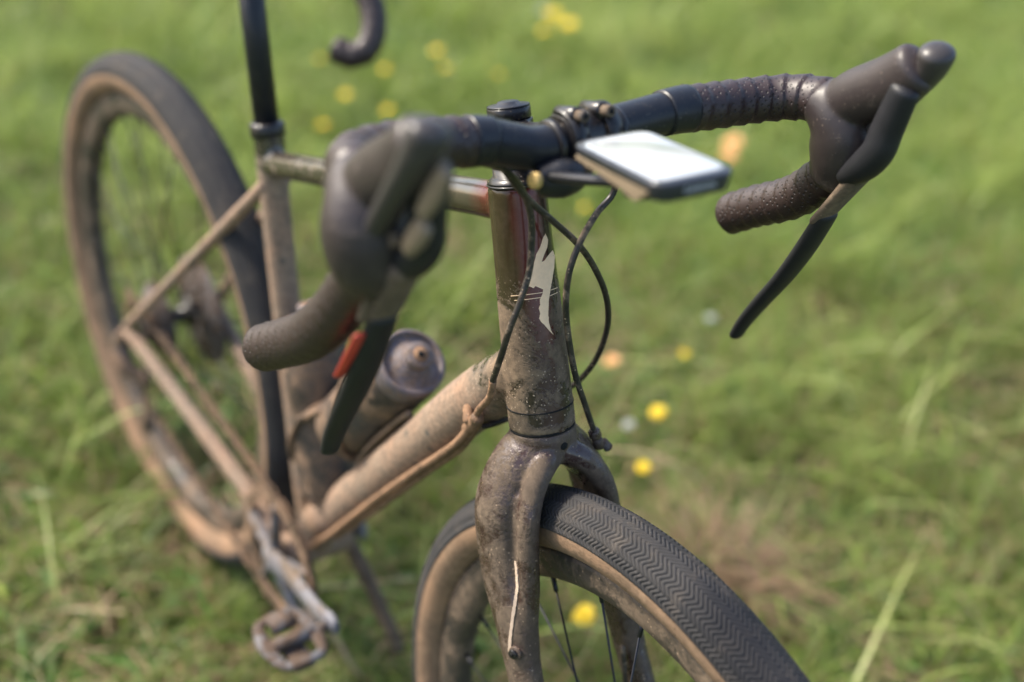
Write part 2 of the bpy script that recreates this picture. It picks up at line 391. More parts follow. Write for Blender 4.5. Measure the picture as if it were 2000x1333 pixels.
# ============================================================ GROUND
def ground():
    n = 60; rad = 60000
    mb = MB(); vs = []; fs = []
    xs = np.sign(np.linspace(-1, 1, n)) * np.abs(np.linspace(-1, 1, n)) ** 3 * rad
    for j in range(n):
        for i in range(n): 
            x = xs[i] - 600; y = xs[j] + 700
            vs.append((x, y, 6 * math.sin(x * .004) + 5 * math.sin(y * .0053 + 1) - 8))
    for j in range(n - 1):
        for i in range(n - 1): a = j * n + i; fs.append((a, a + 1, a + n + 1, a + n))
    m, N, L, B = nmat('meadow_soil')
    oc = objco(N)
    a = noise(N, L, oc, 2.2, 6, .6); b = noise(N, L, oc, 28, 6, .7)
    c1 = mix(N, L, ramp(N, L, b, [(.35, 0.), (.65, 1.)]), (.050, .075, .022), (.075, .075, .035))
    c2 = mix(N, L, ramp(N, L, b, [(.35, 0.), (.65, 1.)]), (.07, .12, .03), (.12, .17, .04))
    L.new(mix(N, L, ramp(N, L, a, [(.42, 0.), (.58, 1.)]), c1, c2), B.inputs['Base Color']); B.inputs['Roughness'].default_value = .95
    bp = N.new('ShaderNodeBump'); bp.inputs['Distance'].default_value = .02; L.new(b, bp.inputs['Height']); L.new(bp.outputs[0], B.inputs['Normal'])
    tag(mb.add(vs, fs).build('ground', m), kind='structure')
ground()

def vnoise(x, y, seed=0):
    """smooth value noise 0..1"""
    r = np.random.default_rng(seed); T = r.random((64, 64))
    xi = np.floor(x).astype(int); yi = np.floor(y).astype(int); fx = x - xi; fy = y - yi
    fx = fx * fx * (3 - 2 * fx); fy = fy * fy * (3 - 2 * fy)
    g = lambda a, b: T[a % 64, b % 64]
    return (g(xi, yi) * (1 - fx) + g(xi + 1, yi) * fx) * (1 - fy) + (g(xi, yi + 1) * (1 - fx) + g(xi + 1, yi + 1) * fx) * fy

FH = np.array([FW.x, FW.y]); FH /= np.linalg.norm(FH); RH = np.array([-FH[1], FH[0]]) * -1
def scatter_fan(n, d0, d1, bias=1.0, side=0.56):
    """points on the ground in the fan the view takes in, with a margin: d = distance from the camera's foot"""
    d = d0 + (d1 - d0) * rng.random(n) ** bias
    lat = (rng.random(n) * 2 - 1) * (d * side + .35)
    P = np.array([CAMP.x, CAMP.y]) + d[:, None] * FH + lat[:, None] * RH
    return P[:, 0], P[:, 1], d
def blades(name, mat, x, y, h, wd_, tint, lean, label=None, cat=None, kind='stuff', flat=False, z0=None):
    n = len(x); az = rng.random(n) * 2 * PI; la = rng.random(n) * 2 * PI
    T = np.array([0, .38, .72, 1.0]); wd = [1, .9, .6, 0]
    V = np.empty((n, 7, 3)); sx, sy = np.cos(az), np.sin(az); lx, ly = np.cos(la), np.sin(la)
    base = np.zeros(n) if z0 is None else z0
    k = 0
    for t, q in zip(T, wd):
        cx = x + lx * lean * h * t ** 2; cy = y + ly * lean * h * t ** 2
        cz = base - .01 + h * (t - .35 * np.minimum(lean, 1.4) * t ** 2) if not flat else base + h * .06 * math.sin(t * PI) + rng.random(n) * .03
        if flat: cx = x + lx * h * t; cy = y + ly * h * t
        if q > 0:
            V[:, k, 0] = cx - sx * wd_ * q / 2; V[:, k, 1] = cy - sy * wd_ * q / 2; V[:, k, 2] = cz
            V[:, k + 1, 0] = cx + sx * wd_ * q / 2; V[:, k + 1, 1] = cy + sy * wd_ * q / 2; V[:, k + 1, 2] = cz; k += 2
        else:
            V[:, k, 0] = cx; V[:, k, 1] = cy; V[:, k, 2] = cz
    F = np.array([[0, 1, 3], [0, 3, 2], [2, 3, 5], [2, 5, 4], [4, 5, 6]])
    idx = (np.arange(n)[:, None, None] * 7 + F[None]).ravel()
    me = bpy.data.meshes.new(name); me.vertices.add(n * 7); me.vertices.foreach_set('co', V.ravel())
    nf = n * 5; me.loops.add(nf * 3); me.loops.foreach_set('vertex_index', idx.astype(np.int32))
    me.polygons.add(nf); me.polygons.foreach_set('loop_start', np.arange(nf, dtype=np.int32) * 3)
    me.update(calc_edges=True)
    at = me.attributes.new('tint', 'FLOAT', 'POINT'); at.data.foreach_set('value', np.repeat(np.clip(tint, 0, 1), 7).astype(np.float32))
    me.materials.append(mat); me.polygons.foreach_set('use_smooth', [True] * nf)
    o = bpy.data.objects.new(name, me); COL.objects.link(o)
    return tag(o, label, cat, None, kind)

def meadow():
    n = 165000
    x, y, d = scatter_fan(n, .55, 5.6, .85)
    a = vnoise(x * 2.6, y * 2.6, 3); b = vnoise(x * 8, y * 8, 4); c = vnoise(x * 1.1 + 9, y * 1.1, 5)
    near = np.clip((2.6 - d) / 1.4, 0, 1)
    tint = .34 + .34 * a + .22 * (b - .5) + .12 * (rng.random(n) - .5) + .16 * np.clip((d - 2) / 2, 0, 1) - .08 * near
    dry = rng.random(n) < .04 + .10 * near + .08 * (c < .28)
    tint = np.where(dry, rng.random(n) * .16, tint) - .10 * (vnoise(x * 4.7, y * 4.7, 21) < .30)
    h = (.05 + .11 * rng.random(n) ** 1.3) * (.75 + .6 * b) * (1 - .30 * near)
    keep = rng.random(n) < .25 + .95 * b
    x, y, h, tint, d = x[keep], y[keep], h[keep], tint[keep], d[keep]; n = len(x)
    blades('meadow_grass', M['grass'], x, y, h, .0022 + .0035 * rng.random(n), tint, .25 + rng.random(n) * 1.1,
           'green meadow grass mottled with dry blades all round the bicycle', 'grass')
    n = 2600; x, y, d = scatter_fan(n, .8, 5.6, .8)
    g = vnoise(x * 3.3, y * 3.3, 8); k = g > .45; x, y, d = x[k], y[k], d[k]; n = len(x)
    blades('tall_grass', M['grass'], x, y, .13 + .16 * rng.random(n), .004 + .005 * rng.random(n), .55 + .4 * rng.random(n), .5 + rng.random(n),
           'taller broad grass blades standing out of the meadow', 'tall grass')
    n = 15000; x, y, d = scatter_fan(n, .7, 5.4, .9)
    g = vnoise(x * 4.5, y * 4.5, 12); k = g > .5; x, y, d, g = x[k], y[k], d[k], g[k]; n = len(x)
    blades('ground_cover_herbs', M['leaf'], x, y, .03 + .05 * rng.random(n), .012 + .012 * rng.random(n), rng.random(n) * .75 + .25 * (rng.random(n) < .12), .8 + rng.random(n) * 1.5,
           'broad leaved low herbs growing among the meadow grass', 'herbs')
    n = 7500; x, y, d = scatter_fan(n, .6, 2.6, .8)
    blades('dry_straw_litter', M['straw'], x, y, .05 + .14 * rng.random(n), .002 + .003 * rng.random(n), rng.random(n), rng.random(n), 'dry brown straw and stalks lying between the grass', 'straw', flat=True)
    # brown dead tuft at the right, behind the front wheel
    c = onplane(1415, 1110, (0, 0, 60), (0, 0, 1)) * .001
    n = 500; r = rng.random(n) ** .6 * .07; a = rng.random(n) * 2 * PI
    blades('dead_grass_tuft', M['straw'], c[0] + r * np.cos(a), c[1] + r * np.sin(a), .08 + .10 * rng.random(n), .003 + .002 * rng.random(n), rng.random(n) * .8, .6 + rng.random(n), 'brown dead grass tuft on the right behind the front tyre', 'dry grass')
meadow()

# ============================================================ FLOWERS (each a thing)
def flower(px, py, size, kind, label, group, z=130):
    P = onplane(px, py, (0, 0, z), (0, 0, 1)); base = Vector((P[0], P[1], 0)) * .001
    o = empty({'petal': 'yellow_flower', 'petalw': 'white_flower', 'petalo': 'orange_flower'}[kind], label, 'flower', group, base)
    tilt = np.array([random.uniform(-.25, .45), random.uniform(-.45, .1), 1.]); tilt /= np.linalg.norm(tilt)
    a = np.cross(tilt, [0, 1, 0]); a /= np.linalg.norm(a); b = np.cross(tilt, a)
    mb = MB(); np_ = 26
    for lay in range(3):
        for k in range(np_ - lay * 6):
            A = 2 * PI * k / (np_ - lay * 6) + lay * .13; rr = size * (1 - .27 * lay) * random.uniform(.85, 1.08) * .5
            d = a * math.cos(A) + b * math.sin(A); s = -a * math.sin(A) + b * math.cos(A); wv = rr * .16
            c0 = np.array([0, 0, z]) + tilt * lay * 1.5
            lift = tilt * rr * (.10 + .22 * lay)
            mb.add([c0 - s * wv * .4, c0 + s * wv * .4, c0 + d * rr * .75 + s * wv + lift, c0 + d * rr + lift * 1.1, c0 + d * rr * .75 - s * wv + lift], [(0, 1, 2, 3, 4)])
    bl = mb.build('bloom', M[kind], o, smooth=False)
    at = bl.data.attributes.new('tint', 'FLOAT', 'POINT'); at.data.foreach_set('value', rng.random(len(bl.data.vertices)).astype(np.float32))
    st = MB(); sweep(st, [(random.uniform(-12, 12), random.uniform(-12, 12), -5, 1.3), (3, -2, z * .5, 1.2), (0, 0, z, 1.6)], 6, step=20)
    s_ = st.build('stem', M['leaf'], o)
    at = s_.data.attributes.new('tint', 'FLOAT', 'POINT'); at.data.foreach_set('value', np.full(len(s_.data.vertices), .4, np.float32))
GY = 'yellow meadow flowers'
for args in [
    (1285, 806, 30, 'petal', 'large sharp yellow flower right of the fork crown at mid height', GY),
    (1257, 914, 25, 'petal', 'small yellow flower just above the front tyre, right of the far fork leg', GY),
    (1141, 1202, 36, 'petal', 'bright yellow flower seen between the two fork legs under the rim', GY),
    (853, 100, 30, 'petal', 'blurred yellow flower, upper one of the close pair above the brake hood', GY),
    (871, 135, 28, 'petal', 'blurred yellow flower, lower one of the close pair above the brake hood', GY),
    (675, 186, 27, 'petal', 'blurred yellow flower below the dark handlebar end at top left', GY),
    (757, 216, 25, 'petal', 'blurred yellow flower just above the brown taped bar bend', GY),
    (632, 246, 28, 'petal', 'blurred yellow flower above the top tube at the left', GY),
    (752, 136, 22, 'petal', 'faint yellow flower right of the dark handlebar hook', GY),
    (624, 116, 20, 'petal', 'faint yellow flower left of the dark handlebar end', GY),
    (975, 146, 20, 'petal', 'pale yellow flower right above the stem cap', GY),
    (1337, 692, 20, 'petal', 'small dull yellow flower far right at mid height', GY),
    (1142, 406, 17, 'petal', 'faint yellow flower under the bike computer', GY),
    (1080, 28, 44, 'petal', 'pale yellow flower at the top, left one of the topmost cluster', GY),
    (1112, 48, 44, 'petal', 'pale yellow flower at the top, right one of the topmost cluster', GY),
    (1063, 62, 34, 'petal', 'pale yellow flower at the top, lowest of the topmost cluster', GY),
    (1195, 706, 28, 'petalo', 'small orange flower right of the looping brake hose', 'orange meadow flowers'),
    (1432, 280, 52, 'petalo', 'larger orange flower behind the front end of the bike computer', 'orange meadow flowers'),
    (1424, 305, 40, 'petalo', 'orange flower just below the larger one behind the bike computer', 'orange meadow flowers'),
    (1228, 830, 20, 'petalw', 'small white flower left of the large yellow one', 'white meadow flowers'),
    (1388, 622, 22, 'petalw', 'white flower far right above the dull yellow one', 'white meadow flowers'),
    (1060, 20, 30, 'petalw', 'white flower beside the topmost yellow cluster', 'white meadow flowers'),
]: flower(*args)

# long pale stalks
def stalk(name, pts, r, label):
    mb = MB(); sweep(mb, [(*onplane(x, y, (0, 0, z), (0, 0, 1)), r * (1 - .5 * i / len(pts))) for i, (x, y, z) in enumerate(pts)], 6, step=15)
    o = mb.build(name, M['straw']); at = o.data.attributes.new('tint', 'FLOAT', 'POINT'); at.data.foreach_set('value', np.full(len(o.data.vertices), .85, np.float32))
    tag(o, label, 'stalk', 'long dry grass stalks')
stalk('dry_stalk', [(640, 1222, 120), (665, 1260, 95), (690, 1305, 60), (735, 1345, 0)], 3.5, 'pale curved dry stalk hanging down below the pedal')
stalk('dry_stalk', [(560, 1158, 160), (640, 1147, 150), (730, 1137, 150), (812, 1131, 150)], 1.8, 'straight pale straw lying level beside the front wheel')
stalk('dry_stalk', [(1180, 878, 150), (1260, 885, 170), (1350, 925, 160), (1425, 1000, 60)], 2.2, 'arching pale stalk right of the fork above the tyre')

# ============================================================ BICYCLE
bike = empty('bicycle', 'muddy brown gravel bicycle with drop handlebar standing in the meadow', 'bicycle', loc=(0, 0, 0))
BB = np.array([50., 0, 285]); REAR = np.array([-370., 0, 371]); AX = S(0, 72.4, -417.8)

# ---- frame: head tube, top tube, down tube, seat tube grown together
HTR = [(-.5, 28.6), (12, 28.3), (45, 27.6), (90, 26.8), (140, 25.2), (180, 24.2), (207.5, 23.8)]
fm = MB()
sweep(fm, [(*S(0, 0, s_), r_) for s_, r_ in HTR], 48, step=6)
sweep(fm, [(*S(0, -4, 189), 16, 17), (318, 0, 897.5, 16, 17), (150, 0, 833, 15, 17), (-62, 0, 753, 14, 15)], 32, ref=(0, 0, 1), step=14)
sweep(fm, [(*S(0, -2, 52), 27, 26), (352, 0, 711, 28, 27), (250, 0, 575, 26, 26), (60, 0, 321, 24, 25), (50, 0, 300, 23, 26)], 36, ref=(0, 1, 0), step=14)
st_top = np.array([-68., 0, 790])
sweep(fm, [(*BB, 19), (-8 + 20, 0, 430, 17), (-38, 0, 640, 16.5), (*st_top, 17)], 28, step=16)
cyl(fm, BB + [0, -42, 0], BB + [0, 42, 0], 23, n=28)
# fillets
frame = fm.build('frame', M['frame'], bike); remesh(frame, 2.6, 5)
def rear_tri(name, a, b, r1, r2):
    mb = MB(); mid = (a + b) / 2 + np.array([0, .06 * (a - b)[0] * 0, 0])
    sweep(mb, [(*a, r1, r1), (*mid, (r1 + r2) / 2), (*b, r2)], 16, step=20); return mb.build(name, M['frame'], bike)
for s_ in (-1, 1):
    rear_tri('chain_stay', BB + [-15, 30 * s_, 0], REAR + [8, 66 * s_, 0], 12, 9)
    rear_tri('seat_stay', np.array([-52., 10 * s_, 735]), REAR + [5, 66 * s_, 8], 8, 7)
    cyl(MB(), (0, 0, 0), (0, 0, 1), 1)
# seatpost, clamp, saddle
mb = MB(); cyl(mb, st_top - [0, 0, 10], st_top + np.array([-.25, 0, .97]) * 215, 13.6, n=24); mb.build('seatpost', M['bar'], bike)
mb = MB(); cyl(mb, st_top + [0, 0, -8], st_top + [-4, 0, 8], 19, n=24, bev=2); mb.build('seat_clamp', M['black'], bike)
sp = st_top + np.array([-.25, 0, .97]) * 222
mb = MB(); sweep(mb, [(*(sp + [150, 0, 22]), 6, 10), (*(sp + [110, 0, 26]), 13, 20), (*(sp + [30, 0, 24]), 17, 34), (*(sp + [-50, 0, 28]), 19, 62), (*(sp + [-100, 0, 36]), 14, 70), (*(sp + [-118, 0, 38]), 6, 52)], 28, ref=(0, 0, 1), step=10)
mb.build('saddle', M['saddle'], bike)
mb = MB()
for s_ in (-1, 1): sweep(mb, [(*(sp + [110, 8 * s_, 12]), 3.5), (*(sp + [40, 22 * s_, 2]), 3.5), (*(sp + [-40, 22 * s_, 2]), 3.5), (*(sp + [-95, 40 * s_, 26]), 3.5)], 8, step=10)
mb.build('saddle_rail', M['steel'], bike)

# ---- fork
fk = MB()
sweep(fk, [(*S(0, 0, -.8), 28.4), (*S(0, 0, -8), 28.8), (*S(0, 1, -16), 29, 27.5), (*S(0, 1, -29), 27, 20)], 40, ref=w, step=3)
for s_ in (-1, 1):
    # outer blade
    P = [(8 * s_, -2, -14, 20, 24), (22 * s_, -4, -24, 19, 25), (37 * s_, -8, -40, 16.5, 24), (48.5 * s_, -11, -62, 14, 24), (52.5 * s_, -11, -92, 13, 24),
         (54.5 * s_, -6, -128, 12.5, 24), (55.5 * s_, 6, -165, 12.5, 23.5), (56 * s_, 15, -212, 12, 20.5), (58 * s_, 38, -300, 11.5, 17), (62 * s_, 66, -398, 9.5, 13), (62 * s_, 72, -424, 8, 13)]
    sweep(fk, SP(P), 36, ref=w, step=7)
    # front ridge running from the crown down the inner front edge
    P = [(2 * s_, 13, -18, 14, 14), (17 * s_, 20, -27, 12, 12), (31 * s_, 25, -42, 10, 11), (40 * s_, 27, -64, 9, 10.5), (44 * s_, 26, -92, 9, 10.5),
         (47 * s_, 24, -130, 9.5, 11), (51 * s_, 20, -165, 10.5, 12), (54 * s_, 23, -212, 10.5, 11), (57 * s_, 40, -280, 9, 9)]
    sweep(fk, SP(P), 28, ref=w, step=6)
    P = [(38 * s_, 5, -50, 8, 17), (42 * s_, 8, -75, 8, 19), (44 * s_, 8, -105, 9, 20), (50 * s_, 10, -160, 12, 18)]
    sweep(fk, SP(P), 28, ref=w, step=6)
fork = fk.build('fork', M['fork'], bike); remesh(fork, 1.7, 3)
# frame-to-fork seam ring
mb = MB(); lathe(mb, S(0, 0, -1.1), u, [(0, 28.0), (1.6, 28.0)], 48); mb.build('crown_race', M['hole'], bike)
mb = MB(); lathe(mb, S(0, 0, 19), u, [(0, 28.55), (.6, 28.6), (1.2, 28.55)], 48); mb.build('headset_cup_edge', M['hole'], bike)

def bvh_of(o):
    me = o.data; return BVHTree.FromPolygons([q.co.copy() for q in me.vertices], [tuple(p.vertices) for p in me.polygons])
T_frame = bvh_of(frame); T_fork = bvh_of(fork)
def decal(name, tree, poly, mat, parent, off=.25, grid=3.0):
    """outline (photo pixels) laid on the surface as a thin raised film"""
    # triangulate on a fine grid: fill polygon with bmesh, then subdivide
    bm = bmesh.new(); vs = [bm.verts.new((x, y, 0)) for x, y in poly]; f = bm.faces.new(vs)
    bmesh.ops.triangulate(bm, faces=[f])
    for _ in range(6):
        es = [e for e in bm.edges if e.calc_length() > grid * 2]
        if not es: break
        bmesh.ops.subdivide_edges(bm, edges=es, cuts=1); bmesh.ops.triangulate(bm, faces=bm.faces[:])
    top = {}; ok = True
    for q in bm.verts:
        d = pray(q.co.x, q.co.y); hit, nrm, _, _ = tree.ray_cast(CAMP, d.normalized())
        if hit is None:
            hit, nrm, _, _ = tree.find_nearest(CAMP + d * 1.08)
        if nrm.dot(d) > 0: nrm = -nrm
        top[q] = (hit + nrm * off * .001, hit - nrm * .0004)
    for q, (a, b) in top.items(): q.co = a
    bm.normal_update()
    ext = bmesh.ops.extrude_face_region(bm, geom=bm.faces[:])
    # keep extruded verts as the underside
    nv = [g for g in ext['geom'] if isinstance(g, bmesh.types.BMVert)]
    for q in nv:
        h, nn, _, _ = tree.find_nearest(q.co)
        q.co = h - (q.co - h).normalized() * .0004
    bmesh.ops.recalc_face_normals(bm, faces=bm.faces)
    me = bpy.data.meshes.new(name); bm.to_mesh(me); bm.free(); me.materials.append(mat)
    o = bpy.data.objects.new(name, me); COL.objects.link(o); o.parent = parent; return o
def Z4(pts):   # pixel list measured in the enlarged crop of the head tube
    return [(900 + x / 2.835, 430 + y / 2.835) for x, y in pts]
def jag(pts, amp=1.0, step=4):
    out = []
    for i, (x, y) in enumerate(pts):
        x2, y2 = pts[(i + 1) % len(pts)]; n = max(1, int(math.hypot(x2 - x, y2 - y) / step))
        for k in range(n):
            t = k / n; j = amp if k else 0
            out.append((x + (x2 - x) * t + random.uniform(-j, j), y + (y2 - y) * t + random.uniform(-j, j)))
    return out
logo = Z4([(468, 76), (482, 110), (478, 150), (446, 232), (460, 228), (492, 186), (508, 168), (519, 196), (516, 262), (505, 330), (494, 392), (486, 450), (484, 520), (488, 570), (498, 610), (512, 636),
           (488, 612), (462, 580), (446, 566), (433, 545), (440, 520), (432, 490), (440, 470), (438, 440), (452, 410), (456, 385), (478, 382), (468, 352), (476, 300), (452, 326), (420, 340),
           (430, 345), (402, 378), (372, 364), (380, 330), (398, 270), (418, 190), (440, 150), (455, 100)])
decal('head_badge', T_frame, jag(logo, .35, 3), M['beige'], frame)
for a, b in (((277, 421), (350, 416)), ((350, 416), (452, 402)), ((296, 446), (360, 441)), ((360, 441), (448, 429)), ((497, 389), (545, 371)), ((492, 421), (547, 396))):
    decal('pinstripe', T_frame, Z4([(a[0], a[1] - 1.8), (b[0], b[1] - 1.8), (b[0], b[1] + 1.8), (a[0], a[1] + 1.8)]), M['beige'], frame, .15)
# dried mud run down the near fork leg
def Z6(pts): return [(850 + x / 2.598, 820 + y / 2.598) for x, y in pts]
decal('mud_streak', T_fork, jag(Z6([(404, 716), (411, 722), (418, 760), (426, 850), (414, 930), (404, 990), (392, 1080), (384, 1180), (374, 1188), (372, 1140), (380, 1060), (388, 990), (400, 910), (411, 850), (407, 770)]), .5, 4), plain('pale_dried_mud', (.37, .28, .21), .85, var=.3, scale=300), fork, .7)
# crown hole and side bolts
def disc(name, tree, px, py, ra, mat, parent, depth=.35, inner=None, rb=None):
    d = pray(px, py); hit, nrm, _, _ = tree.ray_cast(CAMP, d.normalized())
    if hit is None: return
    if nrm.dot(d) > 0: nrm = -nrm
    h = np.array(hit) * 1000; nn = np.array(nrm)
    mb = MB(); cyl(mb, h - nn * 1.5, h + nn * depth, ra, n=28, bev=min(.3, depth * .4)); o = mb.build(name, mat, parent)
    if inner:
        mb = MB(); cyl(mb, h + nn * (depth - .6), h + nn * (depth + .12), inner, n=6); mb.build('socket', M['hole'], o)
    return o
disc('crown_hole', T_fork, 1102, 872, 3.5, M['hole'], fork, .15)
o = disc('mount_bolt', T_fork, 1008, 1275, 6.2, M['fork'], fork, 2.2); disc('mount_bolt', T_fork, 1006, 1275, 4.2, M['black'], fork, 4.5, 2.0)

# dark slot and hose on the far leg
mb = MB(); sweep(mb, [(*onplane(x, y, S(40, 0, 0), w), 2.4) for x, y in ((1216, 1262), (1219, 1300), (1222, 1345))], 10); mb.build('brake_hose', M['blackrub'], fork)

# ---- headset spacers, stem, handlebar
mb = MB(); lathe(mb, S(0, 0, 207), u, [(0, 23.2), (.8, 24.2), (1.6, 24.2), (2.2, 23.4)], 40); mb.build('bearing_cover', M['black'], bike)
mb = MB(); lathe(mb, S(0, 0, 209.4), u, [(0, 23.6), (1.5, 23.4), (5, 19), (5.2, 18.4), (12, 18.2)], 40); mb.build('headset_spacer', M['black'], bike)
stem = MB()
cyl(stem, S(0, 0, 221), S(0, 0, 259), 18.6, n=40)
sweep(stem, SP([(0, 8, 242, 16, 15), (0, 40, 244, 15, 15), (0, 74, 249, 16.5, 18)]), 32, ref=u, step=6)
cyl(stem, S(-22, 95, 252), S(22, 95, 252), 20, n=40)
stemo = stem.build('stem', M['black'], bike); remesh(stemo, 1.2, 4)
mb = MB(); lathe(mb, S(0, 0, 259.5), u, [(0, 16.8), (1, 17.4), (8.2, 17.4), (9, 16.8)], 40); mb.build('stem_spacer', M['black'], bike)
mb = MB(); lathe(mb, S(0, 0, 268.7), u, [(0, 17.0), (.8, 17.2), (1.4, 16.6), (2.2, 10), (4.0, 8.2), (4.6, 6)], 40); tc = mb.build('top_cap', M['bar'], bike)
# faceplate in front of the bar with its bolt ears
fp = MB()
for a in (-15, 15):
    ea = -14 if a < 0 else 9
    rings = []
    for k in range(15):
        A = R(-96 + 192 * k / 14); cv, cs = math.cos(A), math.sin(A)
        rings.append([S(a - 7, 95 + cv * 20.2, 252 + cs * 20.2), S(a + 7, 95 + cv * 20.2, 252 + cs * 20.2), S(a + 6, 95 + cv * 23.5, 252 + cs * 23.5), S(a - 6, 95 + cv * 23.5, 252 + cs * 23.5)])
    fp.ring_loft(rings)
    for sg in (1, -1):
        cyl(fp, S(ea, 88, 252 + sg * 18.5), S(ea, 112, 252 + sg * 18.5), 6.4, n=20, bev=1.0)
fpo = fp.build('faceplate', M['black'], bike)
for a in (-14, 9):
    for sg in (1, -1):
        mb = MB(); cyl(mb, S(a, 110, 252 + sg * 18.5), S(a, 121, 252 + sg * 18.5), 4.3, n=18, bev=.5); b_ = mb.build('clamp_bolt', M['leverdust'], bike)
        mb = MB(); cyl(mb, S(a, 119, 252 + sg * 18.5), S(a, 121.15, 252 + sg * 18.5), 2.5, n=6); mb.build('socket', M['hole'], b_)

NEAR = [(0, 95, 252), (-24, 95, 250.5), (-44, 94, 251.5), (-61, 93, 257), (-80, 92, 263), (-102, 92, 266), (-130, 93, 270), (-158, 95, 272), (-182, 103, 272), (-197, 120, 271), (-204, 145, 264), (-208, 162, 246),
        (-210, 160, 225), (-210, 143, 207), (-210, 122, 194), (-211, 92, 172), (-212, 42, 145), (-214, -12, 127), (-216, -40, 119)]
FAR = [(0, 95, 252), (24, 95, 254), (49, 95, 255), (74, 95, 256), (95, 95, 256), (120, 95, 254), (155, 96, 252), (182, 105, 251), (197, 122, 250), (204, 147, 245), (208, 162, 230), (211, 156, 208), (213, 130, 186), (216, 90, 163), (218, 40, 148), (220, 6, 137)]
def arclen_split(path, xyz=S):
    P = catmull([xyz(*q) for q in path], 2.0); return P
def tape_prof(sgn):
    def f(i, arc, A):
        t = ((arc / 16.0 + sgn * A / (2 * PI)) % 1.0)
        return 1 + .11 * (t ** 1.3) - (.06 if t > .93 else 0) 
    return f
def handlebar(parent, xyz, near, far, hoods=True, mirror=False, endlabel=False):
    objs = []
    for path, sg in ((near, -1), (far, 1)):
        P = arclen_split(path, xyz); L_ = [0]
        for i in range(1, len(P)): L_.append(L_[-1] + np.linalg.norm(P[i] - P[i - 1]))
        sub = lambda a, b, r, dr=0: [(*P[i], r + dr * (L_[i] - a) / (b - a)) for i in range(len(P)) if a <= L_[i] <= b]
        tot = L_[-1]; ft0, ft1 = (79, 98) if sg < 0 else (76, 101)
        mb = MB(); sweep(mb, sub(0, 60, 15.9) + sub(61.5, ft1 + 30, 15.9, 1.0), 36, smooth=False); objs.append(mb.build('handlebar', M['bar'], parent))
        mb = MB(); sweep(mb, sub(ft0, ft1, 17.6, .9), 40, smooth=False, roundcap=False); objs.append(mb.build('finishing_tape', M['blackrub'] if False else M['bar'], parent))
        mb = MB(); sweep(mb, sub(ft1 - 3, tot, 17.2), 64, smooth=False, prof=tape_prof(sg)); objs.append(mb.build('bar_tape', M['tape'], parent))
        mb = MB(); t = P[-1] - P[-6]; t /= np.linalg.norm(t); lathe(mb, P[-1] - t * 1.0, t, [(0, 17.4), (2, 17.2), (4, 15), (5.5, 11), (6, 6)], 32); objs.append(mb.build('end_plug', M['tape'], parent))
    return objs
handlebar(bike, S, NEAR, FAR)

# ---- brake levers with rubber hoods
def VS(x, y, off):
    """point of the near lever seen at (x, y), in the upright plane 'off' mm out from the stem: (off, v, s)"""
    d = onplane(x, y, C - off * w, w) - C
    return off, d @ v, d @ u
def brifter(sg, parent):
    zz = 0 if sg < 0 else -18
    def Q(a, b, c, *r): return (*S(sg * a, b, c + zz), *r)
    def K(x, y, off, *r): return (*Q(*VS(x, y, off)), *r)
    hb = MB()
    sweep(hb, [Q(204, 138, 266, 20, 22), Q(207, 150, 254, 25, 27), Q(210, 154, 238, 28, 30), Q(210, 150, 220, 27, 28), Q(209, 142, 206, 22, 22)], 28, step=5, roundcap=True)
    sweep(hb, [Q(205, 150, 258, 19, 20), K(740, 350, 205, 19, 22), K(790, 320, 205, 17, 22), K(822, 285, 205, 15, 20)], 28, ref=w, step=5, roundcap=True)
    ho = hb.build('brake_hood', M['hood'], parent); remesh(ho, 1.8, 8)
    mb = MB(); sweep(mb, [K(838, 258, 208, 14, 13), K(826, 290, 210, 13, 11), K(796, 345, 212, 12, 9), K(758, 410, 213, 11, 8), K(722, 472, 214, 9, 7)], 28, ref=w, step=4, roundcap=True)
    mb.build('lever_body', M['hoodlight'], ho)
    if sg < 0: mb = MB(); sweep(mb, [K(870, 335, 205, 3, 6), K(850, 372, 206, 4, 8), K(826, 415, 207, 4, 6)], 16, ref=w, step=4, roundcap=True); mb.build('hood_side_plate', M['cream'], ho)
    if sg < 0: mb = MB(); sweep(mb, [K(830, 440, 206, 4, 7), K(815, 462, 207, 5, 8), K(797, 486, 208, 4, 6)], 16, ref=w, step=4, roundcap=True); mb.build('pivot_cover', M['cream'], ho)
    mb = MB(); sweep(mb, [K(852, 330, 196, 10, 12), K(836, 420, 196, 11, 13), K(832, 470, 195, 12, 13), K(810, 505, 196, 13, 12), K(785, 525, 197, 11, 9)], 20, ref=w, step=4, roundcap=True); mb.build('pivot_housing', M['lever'], ho)
    mb = MB(); c_ = np.array(K(772, 468, 207)); cyl(mb, c_ + sg * w * 4, c_ - sg * w * 6, 5, n=18, bev=.6); mb.build('pivot_pin', M['leverdust'], ho)
    mb = MB(); sweep(mb, [K(792, 525, 200, 12, 8), K(772, 570, 200, 12.5, 6), K(745, 625, 200, 12, 5)], 20, ref=w, step=4, roundcap=True); mb.build('lever_arm', M['leverdust'], ho)
    mb = MB(); sweep(mb, [K(748, 620, 201, 11, 7), K(724, 690, 202, 12.5, 7), K(697, 755, 203, 12, 6.5), K(668, 815, 203, 10.5, 6), K(652, 852, 203, 9, 5.5), K(645, 876, 203, 8, 5)], 20, ref=w, step=5, roundcap=True); mb.build('brake_lever', M['lever'], ho)
    mb = MB(); sweep(mb, [K(742, 510, 210, 6, 4), K(730, 560, 212, 6, 4), K(712, 620, 212, 6, 3.5)], 16, ref=w, step=5, roundcap=True); mb.build('shift_paddle', M['leverdust'], ho)
    if sg < 0:
        mb = MB(); sweep(mb, [K(702, 656, 216, 5.0, 2), K(684, 694, 217, 5.2, 2.2), K(664, 732, 217, 4.6, 2)], 16, ref=w, step=5, roundcap=True); mb.build('red_decal', M['red'], ho)
    return ho
